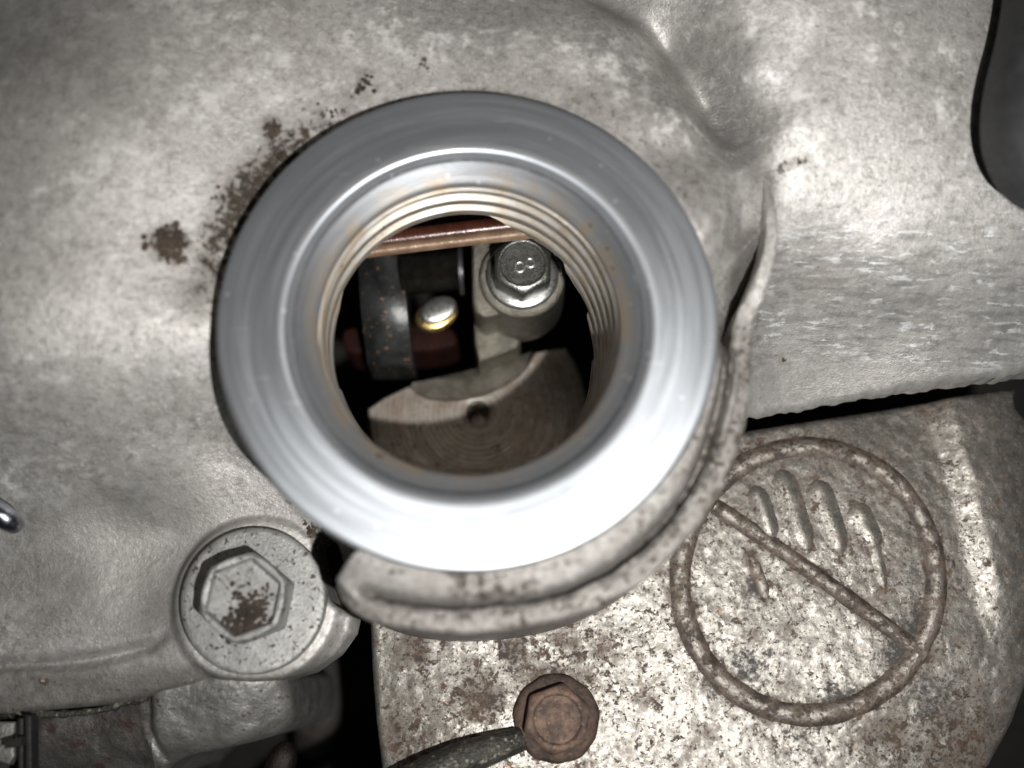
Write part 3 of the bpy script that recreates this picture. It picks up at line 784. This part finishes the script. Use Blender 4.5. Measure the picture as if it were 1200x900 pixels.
V, F = crumbs([(291, 718, 2.5, 230, .12, .42, bz + HT - .9), (281, 735, 1.5, 70, .12, .4, bz + HT - .9), (306, 706, 1.5, 45, .1, .3, bz + HT - .9)], 8, lambda x, y: np.full(x.shape, bz + HT - 0.95))
tag(new_obj('grit', V, F, M['crumb'], None, (BOLT[0], BOLT[1], bz), smooth=20), 'rust brown grit lying in the dished head of flanged bolt', 'grit', kind='stuff')

# ------------------------------------------------------------------ heat shield with its embossed emblem
SZ = -29.0
SH = RBF([(430, 720, -30), (440, 800, -30), (450, 900, -30.5), (430, 1000, -31), (500, 1130, -33), (760, 1130, -31), (1000, 1100, -32), (520, 740, -28.8), (520, 850, -28.8), (640, 760, -28.4), (640, 900, -28.4), (640, 1000, -28.6),
          (760, 800, -28.2), (820, 700, -28.2), (760, 560, -29), (950, 680, -28.2), (950, 550, -28.6), (1060, 600, -28.2), (950, 820, -28.2), (950, 950, -28.6), (880, 480, -30), (1050, 470, -29.6),
          (1095, 480, -29), (1110, 560, -28.4), (1135, 640, -28.4), (1150, 720, -28.4), (1150, 800, -28.6),
          (1180, 470, -29.6), (1200, 600, -29.6), (1215, 720, -29.8), (1215, 800, -30.4), (1120, 900, -29.5), (1260, 600, -36), (1260, 800, -37)], 1.0)
CREASE = spline([at(*p, -28.4)[:2] for p in [(1095, 440), (1106, 500), (1124, 570), (1142, 640), (1156, 710), (1162, 790)]], 4)
def shield_z(x, y):
    z = SH(x, y)
    d, qx, qy, par = seg_dist(x, y, CREASE)          # pressed step near the right side
    side = np.where(x > qx, d, -d)
    z = z + 1.25 * sstep(-1.7, 1.7, side) * sstep(19, 13, par)
    return z + 0.10 * vnoise(x, y, 5, 23, 3) + 0.06 * vnoise(x, y, 1.1, 29, 3)
EMB = np.array([at(947 + 150 * math.cos(a), 680 + 158 * math.sin(a), -28.2)[:2] for a in np.linspace(0, 2 * math.pi, 97)[:-1]])
BAR = np.array([at(*p, -28.2)[:2] for p in [(838, 592), (900, 634), (970, 684), (1030, 728), (1084, 768)]])
FING = [[(884, 568), (896, 600), (905, 632)], [(916, 549), (928, 590), (946, 648)], [(956, 562), (968, 595), (986, 650)], [(1001, 590), (1012, 612), (1024, 640), (1036, 690)]]
FINGW = [spline([at(*p, -28.2)[:2] for p in f], 6) for f in FING]
THUMB = spline([at(*p, -28.2)[:2] for p in [(880, 652), (887, 668), (893, 684), (898, 702)]], 6)
def shield_rust(x, y, z):
    d = seg_dist(x, y, EMB, True)[0]; b = seg_dist(x, y, BAR)[0]
    a = np.maximum(np.exp(-(d / 1.3) ** 2), np.exp(-(b / 1.1) ** 2))
    t = seg_dist(x, y, THUMB)[0]; a = np.maximum(a, 0.9 * np.exp(-(t / 0.9) ** 2))
    for f in FINGW: a = np.maximum(a, 0.45 * np.exp(-(seg_dist(x, y, f)[0] / 1.1) ** 2))
    for px, py, s, k in [(560, 815, 3.5, .8), (600, 760, 2, .9), (490, 760, 3, .5), (585, 690, 3, .5), (1120, 870, 6, .6), (655, 790, 7, .5), (1050, 860, 4, .5), (700, 700, 3, .4), (480, 870, 4, .6), (1090, 470, 3, .5)]:
        p = at(px, py, -28.5); a = np.maximum(a, k * np.exp(-((x - p[0]) ** 2 + (y - p[1]) ** 2) / s ** 2))
    return a
def shield_film(x, y, z):
    a = np.zeros_like(x)
    for px, py, s, k in [(1075, 735, 2.6, 1.1), (1050, 765, 2.4, 1.0), (1090, 820, 4, .7), (880, 780, 3.0, .8), (980, 815, 3.0, .7), (840, 800, 2, .7), (940, 860, 4, .5), (885, 690, 1.4, .9)]:
        p = at(px, py, -28.5); a = np.maximum(a, k * np.exp(-((x - p[0]) ** 2 + (y - p[1]) ** 2) / s ** 2))
    return a
shield = tag(empty('heat_shield', tuple(at(800, 760, -31))), 'speckled rusty steel heat shield embossed with a crossed-out hand in a circle', 'heat shield')
so = world_of(shield)
_s = [(433, 725), (434, 760), (436, 800), (440, 850), (446, 900), (452, 1000), (460, 1120), (1000, 1120), (1080, 1000), (1130, 935), (1165, 898), (1190, 850), (1206, 800), (1216, 740), (1222, 600), (1210, 500), (1197, 488), (1188, 480), (1186, 468), (1190, 456), (1050, 477), (900, 500), (860, 506), (800, 510), (700, 590), (560, 640), (450, 690)]
SHIELD_OUT = np.array([at(x, y, -29.5)[:2] for x, y in _s])
V, F, A = height_sheet(SHIELD_OUT, shield_z, 0.22, -33.5, 0.8, attrs={'rust': shield_rust, 'film': shield_film})
new_obj('panel', V, F, M['shield'], shield, tuple(so), smooth=180, attrs=A)

def embossing(path, half, height, closed=False, taper=False, pw=1.7):
    """raised bead following a path on the shield's skin; feet sink just under the sheet"""
    P = np.asarray(path, float); n = len(P); prof = np.linspace(-1, 1, 11); V = []; F = []; C = []
    for i in range(n):
        a = P[(i - 1) % n] if (closed or i > 0) else P[i]; b = P[(i + 1) % n] if (closed or i < n - 1) else P[i]
        t = (b - a) / (np.linalg.norm(b - a) + 1e-9); nn = np.array([-t[1], t[0]])
        u = i / (n - 1); k = 1.0 if not taper else max(0.05, min(1, min(u, 1 - u) * 5)) ** 0.5
        wob = 1 + 0.04 * math.sin(i * 0.21) + 0.03 * math.sin(i * 0.53)
        for s in prof:
            q = P[i] + nn * s * half * k * wob
            h = height * k * (math.cos(s * math.pi / 2) ** pw)
            V.append((q[0], q[1], h)); C.append(1 - abs(s))
    V = np.array(V); V[:, 2] += shield_z(V[:, 0], V[:, 1]) - 0.10
    m_ = len(prof)
    for i in range(n if closed else n - 1):
        j = (i + 1) % n
        for k in range(m_ - 1): F.append((i * m_ + k, j * m_ + k, j * m_ + k + 1, i * m_ + k + 1))
    C = np.array(C)
    return V, F, {'crest': C, 'rust': 0.35 - 0.5 * C, 'film': 0 * C}
V, F, A = embossing(spline(EMB, 3, True), 1.6, 0.72, True)
new_obj('emblem_ring', V, F, M['emblem'], shield, tuple(so), smooth=180, attrs=A)
V, F, A = embossing(spline(BAR, 16), 1.25, 0.7)
new_obj('emblem_bar', V, F, M['emblem'], shield, tuple(so), smooth=180, attrs=A)
for f, w in zip(FINGW, (0.85, 1.05, 1.05, 1.0)):
    V, F, A = embossing(f if len(f) < 16 else f[:14], w * 1.7, 0.62, taper=True, pw=1.3)
    new_obj('finger', V, F, M['shield'], shield, tuple(so), smooth=180, attrs=A)
V, F, A = embossing(FINGW[3][10:], 1.1, 0.3, taper=True)
new_obj('palm_edge', V, F, M['shield'], shield, tuple(so), smooth=180, attrs=A)
V, F, A = embossing(THUMB, 1.0, 0.34, taper=True)
new_obj('thumb', V, F, M['emblem'], shield, tuple(so), smooth=180, attrs=A)

# rusty bolt holding the shield
rbp = at(652, 842, -28)
rbo = tag(empty('shield_bolt', tuple(rbp)), 'brown rusted small hex bolt with round washer face on the heat shield', 'bolt')
rp = (rbp[0], rbp[1], -27.7)
V, F = lathe([(0.3, 0.35), (4.3, 0.35), (4.75, 0.18), (4.95, -0.1), (4.95, -1.2)], rp, 72, rfun=lambda t, r, i: r * (1 + 0.012 * math.sin(5 * t) + .01 * math.sin(11 * t)), close_top=True, close_bottom=True)
new_obj('washer_face', V, F, M['rustrim'], rbo, rp, smooth=45)
V, F = hex_head(7.0, 2.2, math.radians(20), (rp[0], rp[1], rp[2] + 0.3), rim=[(0.86, 0.05, False), (0.80, 0.0, False), (0.74, -0.22, False), (0.4, -0.30, False)], top_r=0.94)
new_obj('hex_head', V, F, M['rusthead'], rbo, rp, smooth=40)

# ------------------------------------------------------------------ cylinder head casting, lower left
HD = RBF([(-150, 800, -29), (0, 800, -29), (100, 800, -28), (-150, 860, -27), (0, 850, -26.5), (60, 845, -26), (150, 835, -26), (60, 900, -29), (150, 900, -29), (0, 960, -31), (190, 850, -26.2), (200, 810, -24.5), (250, 805, -24), (300, 805, -24), (325, 805, -25),
          (210, 880, -28), (280, 860, -26.5), (330, 845, -27.5), (180, 940, -32)], 0.6)
def head_z(x, y):
    z = HD(x, y)
    g = spline([at(*c, -25)[:2] for c in [(176, 800), (174, 830), (172, 855), (184, 890)]], 4)
    d = seg_dist(x, y, g)[0]
    right = sstep(at(160, 850, -25)[0], at(188, 850, -25)[0], x)
    z = z + 1.3 * right - 0.9 * np.exp(-(d / 0.5) ** 2)
    return z + 0.16 * vnoise(x, y, 3.5, 41, 3) + 0.10 * vnoise(x, y, 0.9, 43, 3)
_h = [(-180, 822), (-180, 1000), (120, 1000), (170, 920), (205, 891), (250, 880), (290, 871), (320, 861), (335, 849), (341, 830), (340, 808), (334, 792), (300, 784), (200, 795), (120, 806), (0, 816)]
HEAD_OUT = np.array([at(x, y, -26)[:2] for x, y in _h])
V, F, A = height_sheet(spline(HEAD_OUT, 4, True), head_z, 0.25, -60, 1.6, attrs={'lit': lambda x, y, z: x})
hc = at(150, 860, -40)
hd = tag(empty('cylinder_head', tuple(hc)), 'sooty rough casting below the flanged bolt with a rounded pale boss', 'casting')
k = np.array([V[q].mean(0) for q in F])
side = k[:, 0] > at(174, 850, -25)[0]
def submesh(V, F, sel):
    f = F[sel]; u, inv = np.unique(f, return_inverse=True); return V[u], inv.reshape(f.shape)
a, b = submesh(V, F, ~side); new_obj('block_face', a, b, M['head'], hd, tuple(hc), smooth=180)
a, b = submesh(V, F, side); new_obj('rounded_boss', a, b, M['headlit'], hd, tuple(hc), smooth=180)
# sealing bead squeezed out along the joint
V, F = tube(spline([(*at(x, y + random.uniform(-2, 2), -24.4)[:2], -24.7) for x, y in [(-60, 842), (20, 838), (80, 836), (120, 832), (150, 824), (172, 818)]], 8), [0.45 + random.uniform(-.12, .22) for i in range(41)], 10)
tag(new_obj('sealant_bead', V, F, M['hose'], None, tuple(at(100, 835, -20)), smooth=180), 'torn dark grey sealant bead in the joint under the valve cover', 'sealant')

# ------------------------------------------------------------------ black clip at the lower left corner
cl = tag(empty('plastic_clip', tuple(at(20, 880, -24.5))), 'black plastic clip with grey plate at the lower left corner', 'clip')
V, F = join(prism([at(20, 842, -21.5), at(27, 842, -21.5), at(27, 920, -21.5), at(20, 920, -21.5)], -21.5, -23.1, .25), prism([at(30, 838, -21.5), at(38, 839, -21.5), at(39, 920, -21.5), at(30, 920, -21.5)], -21.1, -23.1, .25),
            prism([at(14, 868, -22), at(34, 862, -22), at(34, 872, -22), at(15, 876, -22)], -22, -20, .2))
new_obj('clip_body', V, F, M['black'], cl, tuple(at(20, 880, -24.5)), smooth=40)
V, F = prism([at(-40, 846, -22.5), at(17, 846, -22.5), at(16, 862, -22.5), at(17, 886, -22.5), at(10, 897, -22.5), at(-40, 880, -22.5)], -22.5, -23.7, .3)
new_obj('plate', V, F, M['headlit'], cl, tuple(at(20, 880, -24.5)), smooth=40)

# polished pin on the left edge
P = [at(-170, 505, -12), at(-50, 572, -16), at(-20, 590, -15), at(4, 605, -15.4), at(24, 620, -17)]
V, F = tube(spline(P, 6), [1.3] * 20 + [1.25, 1.15, 1.0, .8, .4], 20)
tag(new_obj('steel_pin', V, F, M['steel'], None, tuple(at(5, 605, -13)), smooth=60), 'shiny blue steel pin end at the left edge of the picture', 'pin')

# ------------------------------------------------------------------ rubber boot top right
ctr = at(1330, 80, 2)
_b = [(1180, -120), (1178, -60), (1172, 0), (1164, 45), (1152, 95), (1147, 135), (1149, 172), (1160, 205), (1178, 230), (1205, 247), (1260, 265), (1330, 275), (1420, 240), (1470, 80), (1420, -120), (1300, -160)]
OUT = spline([at(x, y, 5)[:2] for x, y in [(a_ + 21, b_ - 17) for a_, b_ in _b]], 5, True)
V = []; F = []; prof_r = [1.0, 1.0, 0.985, 0.95, 0.88, 0.75, 0.5, 0.2]; prof_z = [1.0, 4.0, 5.6, 6.6, 7.4, 7.9, 8.2, 8.3]
n = len(OUT)
for k, (pr, pz) in enumerate(zip(prof_r, prof_z)):
    for q in OUT: V.append((ctr[0] + (q[0] - ctr[0]) * pr, ctr[1] + (q[1] - ctr[1]) * pr, pz))
for k in range(len(prof_r) - 1):
    for j in range(n): F.append((k * n + j, k * n + (j + 1) % n, (k + 1) * n + (j + 1) % n, (k + 1) * n + j))
F.append([(len(prof_r) - 1) * n + j for j in range(n)]); F.append(list(range(n))[::-1])
bt = tag(empty('rubber_boot', (ctr[0], ctr[1], -9)), 'dark grey rubber boot hanging over the top right corner', 'rubber boot')
new_obj('boot_cap', V, F, M['rubber'], bt, (ctr[0], ctr[1], 0), smooth=60)
V, F = lathe([(5, 2), (5, -13)], (ctr[0], ctr[1], 0), 48, close_top=True, close_bottom=True)
new_obj('stem', V, F, M['rubber'], bt, (ctr[0], ctr[1], 0), smooth=60)

# ------------------------------------------------------------------ hose at the bottom edge
P = spline([at(612, 866, -27.2), at(575, 878, -26.4), at(530, 896, -26.2), at(470, 930, -26.8), at(390, 985, -30), at(300, 1080, -40), at(230, 1250, -60)], 8)
V, F = tube(P, np.interp(np.arange(len(P)), [0, 32, len(P) - 1], [1.3, 2.9, 3.0]), 24)
tag(new_obj('hose', V, F, M['hose'], None, tuple(at(560, 885, -29)), smooth=60), 'oily dark hose running up to the rusted shield bolt', 'hose')

# ------------------------------------------------------------------ dim things down in the gap
P = spline([at(352, 760, -70), at(365, 800, -71), at(372, 835, -73), at(366, 870, -78)], 6)
V, F = tube(P, np.linspace(5.5, 2.8, len(P)), 24)
tag(new_obj('coolant_pipe', V, F, M['head'], None, tuple(at(365, 810, -55)), smooth=60), 'dim grey pipe deep in the dark gap beside the flanged bolt', 'pipe')
V, F = tube(spline([at(322, 915, -36), at(331, 890, -35), at(338, 872, -36)], 6), [1.5, 1.7, 1.8, 1.8, 1.8, 1.8, 1.8, 1.7, 1.6, 1.4, 1.2, .9, .4], 16)
tag(new_obj('rusty_stud', V, F, M['darkrust'], None, tuple(at(330, 890, -38)), smooth=60), 'reddish rusted stud end at the bottom of the dark gap', 'stud')

# ------------------------------------------------------------------ inside the filler: camshaft end
CZ = -40.0
cc = at(560, 483, CZ)
cs = tag(empty('camshaft', (cc[0], cc[1], CZ - 12)), 'brown oily camshaft end with turning rings and centre hole inside the filler', 'camshaft')
_f = [(560 + 129 * math.cos(a), 483 + 126 * math.sin(a)) for a in np.linspace(math.radians(-37), math.radians(182), 60)]
_f += [(450, 466), (479, 452), (488, 459), (500, 466), (522, 469), (545, 467), (565, 463), (590, 452), (606, 441), (617, 430), (623, 420), (627, 413), (650, 408)]
FACE = np.array([at(x, y, CZ)[:2] for x, y in _f])
def face_z(x, y):
    r = np.hypot(x - cc[0], y - cc[1])
    return CZ - 4.5 * sstep(1.7, 0.9, r) - 0.25 * sstep(2.6, 1.7, r) + 0.012 * np.sin(r * 9) + 0.02 * vnoise(x, y, 2.0, 71, 2)
V, F, A = height_sheet(FACE, face_z, 0.14, CZ - 9, 0.25)
new_obj('end_face', V, F, M['turned'], cs, (cc[0], cc[1], CZ), smooth=180)
sc_ = [(468, 470, -41.4), (484, 449, -41.8), (520, 441, -42.4), (565, 430, -42.8), (628, 411, -42.4), (640, 420, -41), (618, 440, -40.8), (590, 462, -40.5), (545, 478, -40.4), (500, 478, -40.6)]
V = [tuple(at(*p)) for p in sc_]; n = len(V); c0 = np.mean(V, 0); V = V + [(p[0], p[1], -50) for p in V] + [tuple(c0)]
F = [(j, (j + 1) % n, 2 * n) for j in range(n)] + [(j, (j + 1) % n, n + (j + 1) % n, n + j) for j in range(n)]
new_obj('cast_scallop', V, F, M['cap'], cs, (cc[0], cc[1], CZ), smooth=30)

# ------------------------------------------------------------------ cam cap and its bolt marked 8
b0 = at(612, 321, -26.5)
cap = tag(empty('cam_bearing_bracket', (b0[0], b0[1], -42)), 'grainy alloy cam bearing bracket with round bolt boss inside the filler', 'bracket')
V, F = lathe([(0.5, -0.5), (4.7, -0.5), (5.0, -0.55), (5.35, -0.75), (5.5, -1.2), (5.55, -2), (5.7, -10.5), (5.2, -11.4), (3.5, -12)], (b0[0], b0[1], -26.5), 72, close_top=True, close_bottom=True)
new_obj('bolt_boss', V, F, M['cap'], cap, (b0[0], b0[1], -26.5), smooth=50)
V, F = prism([at(552, 262, -28), at(606, 262, -28), at(606, 352, -28), at(585, 368, -28), at(568, 372, -28), at(558, 366, -28), at(553, 345, -28)], -28, -42, .6)
new_obj('web', V, F, M['cap'], cap, (b0[0], b0[1], -26.5), smooth=50)
V, F = prism([at(556, 372, -36), at(600, 392, -36), at(611, 398, -36), at(606, 407, -36), at(585, 416, -36), at(561, 424, -36), at(555, 400, -36)], -36, -46, .7)
new_obj('foot', V, F, M['cap'], cap, (b0[0], b0[1], -26.5), smooth=50)

b8 = tag(empty('cap_bolt', (b0[0], b0[1], -27)), 'clean steel flanged hex bolt stamped 8 inside the filler', 'bolt')
V, F = lathe([(0.3, 0.35), (3.6, 0.35), (4.35, 0.12), (4.6, -0.1), (4.6, -0.6)], (b0[0], b0[1], -26.5), 72, close_top=True, close_bottom=True)
new_obj('flange', V, F, M['bright'], b8, (b0[0], b0[1], -26.5), smooth=50)
V, F = hex_head(6.9, 3.6, math.radians(-90), (b0[0], b0[1], -26.3), rim=[(0.86, 0.06, False), (0.81, 0.02, False), (0.77, -0.22, False), (0.4, -0.24, False)], top_r=0.90)
h8 = new_obj('hex_head', V, F, M['bolt'], b8, (b0[0], b0[1], -26.5), smooth=35)
zt = -26.3 + 3.6 - 0.22
d1 = at(609, 313, zt); d2 = at(621.5, 308, zt)
V, F = join(torus((d1[0], d1[1], zt), 0.62, 0.17), torus((d2[0], d2[1], zt), 0.55, 0.16))
new_obj('stamped_digit', V, F, M['bright'], h8, (b0[0], b0[1], -26.5), smooth=80)

# ------------------------------------------------------------------ oil pipe across the top of the opening
op = tag(empty('oil_pipe', tuple(at(540, 275, -23))), 'reddish brown oil pipe with tan lower strip crossing the top of the filler', 'pipe')
def bar_across(p, q, r, name, mat):
    a, b = at(*p), at(*q)
    V, F = tube(spline([a, a + (b - a) * .33 + (0, .1, 0), a + (b - a) * .66 + (0, .05, 0), b], 8), r, 28)
    new_obj(name, V, F, mat, op, tuple(at(540, 275, -23)), smooth=60)
bar_across((380, 291, -21), (720, 250, -21), 1.2, 'tube', M['pipe'])
M['strip'] = mat_metal('tan_varnish', (0.165, 0.10, 0.062), (0.25, 0.165, 0.105), 0.42, 0.15, 2.0, 0.05)
bar_across((380, 302, -20.6), (720, 261, -20.6), 0.75, 'lower_strip', M['strip'])

# ------------------------------------------------------------------ rocker gear
ra = at(450, 350, -32)
rk = tag(empty('rocker_lever', (ra[0], ra[1], -42)), 'blackened steel rocker lever with orange rust specks inside the filler', 'rocker')
def barrel(x0p, x1p, ytop, ybot, z, bulge, name, mat, par, zb=-46):
    """slab whose top is rounded across its width"""
    a = at(x0p[0], ytop, z); b = at(x1p[0], ytop, z); c = at(x1p[1], ybot, z); d = at(x0p[1], ybot, z)
    V = []; F = []; nu, nv = 15, 12
    for i in range(nu):
        u = i / (nu - 1)
        for j in range(nv):
            v = j / (nv - 1)
            p = (a * (1 - u) + b * u) * (1 - v) + (d * (1 - u) + c * u) * v
            V.append((p[0], p[1], z - bulge * (2 * u - 1) ** 2 - 5.0 * max(0, v - 0.5) ** 2 * 4 - 0.9 * (1 - u)))
    for i in range(nu - 1):
        for j in range(nv - 1): F.append((i * nv + j, (i + 1) * nv + j, (i + 1) * nv + j + 1, i * nv + j + 1))
    ring = [j for j in range(nv)] + [i * nv + nv - 1 for i in range(1, nu)] + [(nu - 1) * nv + j for j in range(nv - 2, -1, -1)] + [i * nv for i in range(nu - 2, 0, -1)]
    o = len(V)
    for q in ring: V.append((V[q][0], V[q][1], zb))
    m_ = len(ring)
    for j in range(m_): F.append((ring[j], ring[(j + 1) % m_], o + (j + 1) % m_, o + j))
    return new_obj(name, V, F, mat, par, (ra[0], ra[1], z), smooth=45)
barrel((416, 424), (469, 480), 270, 412, -32, 0.7, 'arm_body', M['arm'], rk)
# shaft, spacer
sa, sb = at(470, 322, -33.5), at(538, 316, -33.5)
sh = tag(empty('rocker_shaft', tuple(sa + (0, 0, -3))), 'oil black rocker shaft beside the specked rocker lever', 'shaft')
V, F = tube([sa, sa + (sb - sa) * .5, sb], 2.7, 32); new_obj('rod', V, F, M['oily'], sh, tuple(sa), smooth=50)
V, F = tube([sb, sb + (0.55, 0.03, 0)], 3.5, 32); new_obj('spacer_washer', V, F, M['arm'], sh, tuple(sa), smooth=50)
# roller
r0 = at(511, 366, -34)
ro = tag(empty('cam_roller', (r0[0], r0[1], -38)), 'small bright roller with golden lower edge beside the rocker lever', 'roller')
def ellipsoid(c, a, b, h, rot=0.2):
    V = []; F = []; nu, nv = 32, 10
    for j in range(nv):
        ph = math.pi / 2 * j / (nv - 1)
        for i in range(nu):
            t = 2 * math.pi * i / nu; x = a * math.cos(t) * math.sin(ph + .001) ; y = b * math.sin(t) * math.sin(ph + .001)
            V.append((c[0] + x * math.cos(rot) - y * math.sin(rot), c[1] + x * math.sin(rot) + y * math.cos(rot), c[2] + h * math.cos(ph) ** 0.45))
    for j in range(nv - 1):
        for i in range(nu): F.append((j * nu + i, j * nu + (i + 1) % nu, (j + 1) * nu + (i + 1) % nu, (j + 1) * nu + i))
    F.append([(nv - 1) * nu + i for i in range(nu)])
    return V, F
V, F = ellipsoid((r0[0] + .25, r0[1] + .45, -34.6), 2.6, 1.75, 0.9, 0.45); new_obj('roller_face', V, F, M['bright'], ro, tuple(r0), smooth=70)
V, F = ellipsoid((r0[0], r0[1], -35.2), 3.0, 2.2, 1.0, 0.45); new_obj('roller_rim', V, F, M['brass'], ro, tuple(r0), smooth=70)
# spring retainer
k0 = at(470, 395, -43)
V, F = prism(spline([at(x, y, -43) for x, y in [(402, 388), (420, 382), (470, 380), (520, 382), (534, 390), (533, 404), (500, 411), (430, 414), (405, 410)]], 4, True), -43, -52, .6)
tag(new_obj('spring_retainer', V, F, M['redrust'], None, tuple(k0), smooth=40), 'dark red brown valve spring retainer below the rocker lever', 'retainer')

# ------------------------------------------------------------------ near-black sheet under everything, coloured to stand in for unlit depth
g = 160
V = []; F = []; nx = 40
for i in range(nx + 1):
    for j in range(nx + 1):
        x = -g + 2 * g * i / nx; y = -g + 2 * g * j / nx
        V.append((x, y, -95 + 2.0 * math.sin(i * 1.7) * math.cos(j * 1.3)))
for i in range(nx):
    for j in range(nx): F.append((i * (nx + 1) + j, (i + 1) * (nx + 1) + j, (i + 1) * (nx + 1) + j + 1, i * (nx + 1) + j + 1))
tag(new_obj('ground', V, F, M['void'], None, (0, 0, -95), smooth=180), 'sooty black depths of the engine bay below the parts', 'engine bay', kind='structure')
for o in list(bpy.data.objects):
    if '_l' in o: del o['_l']
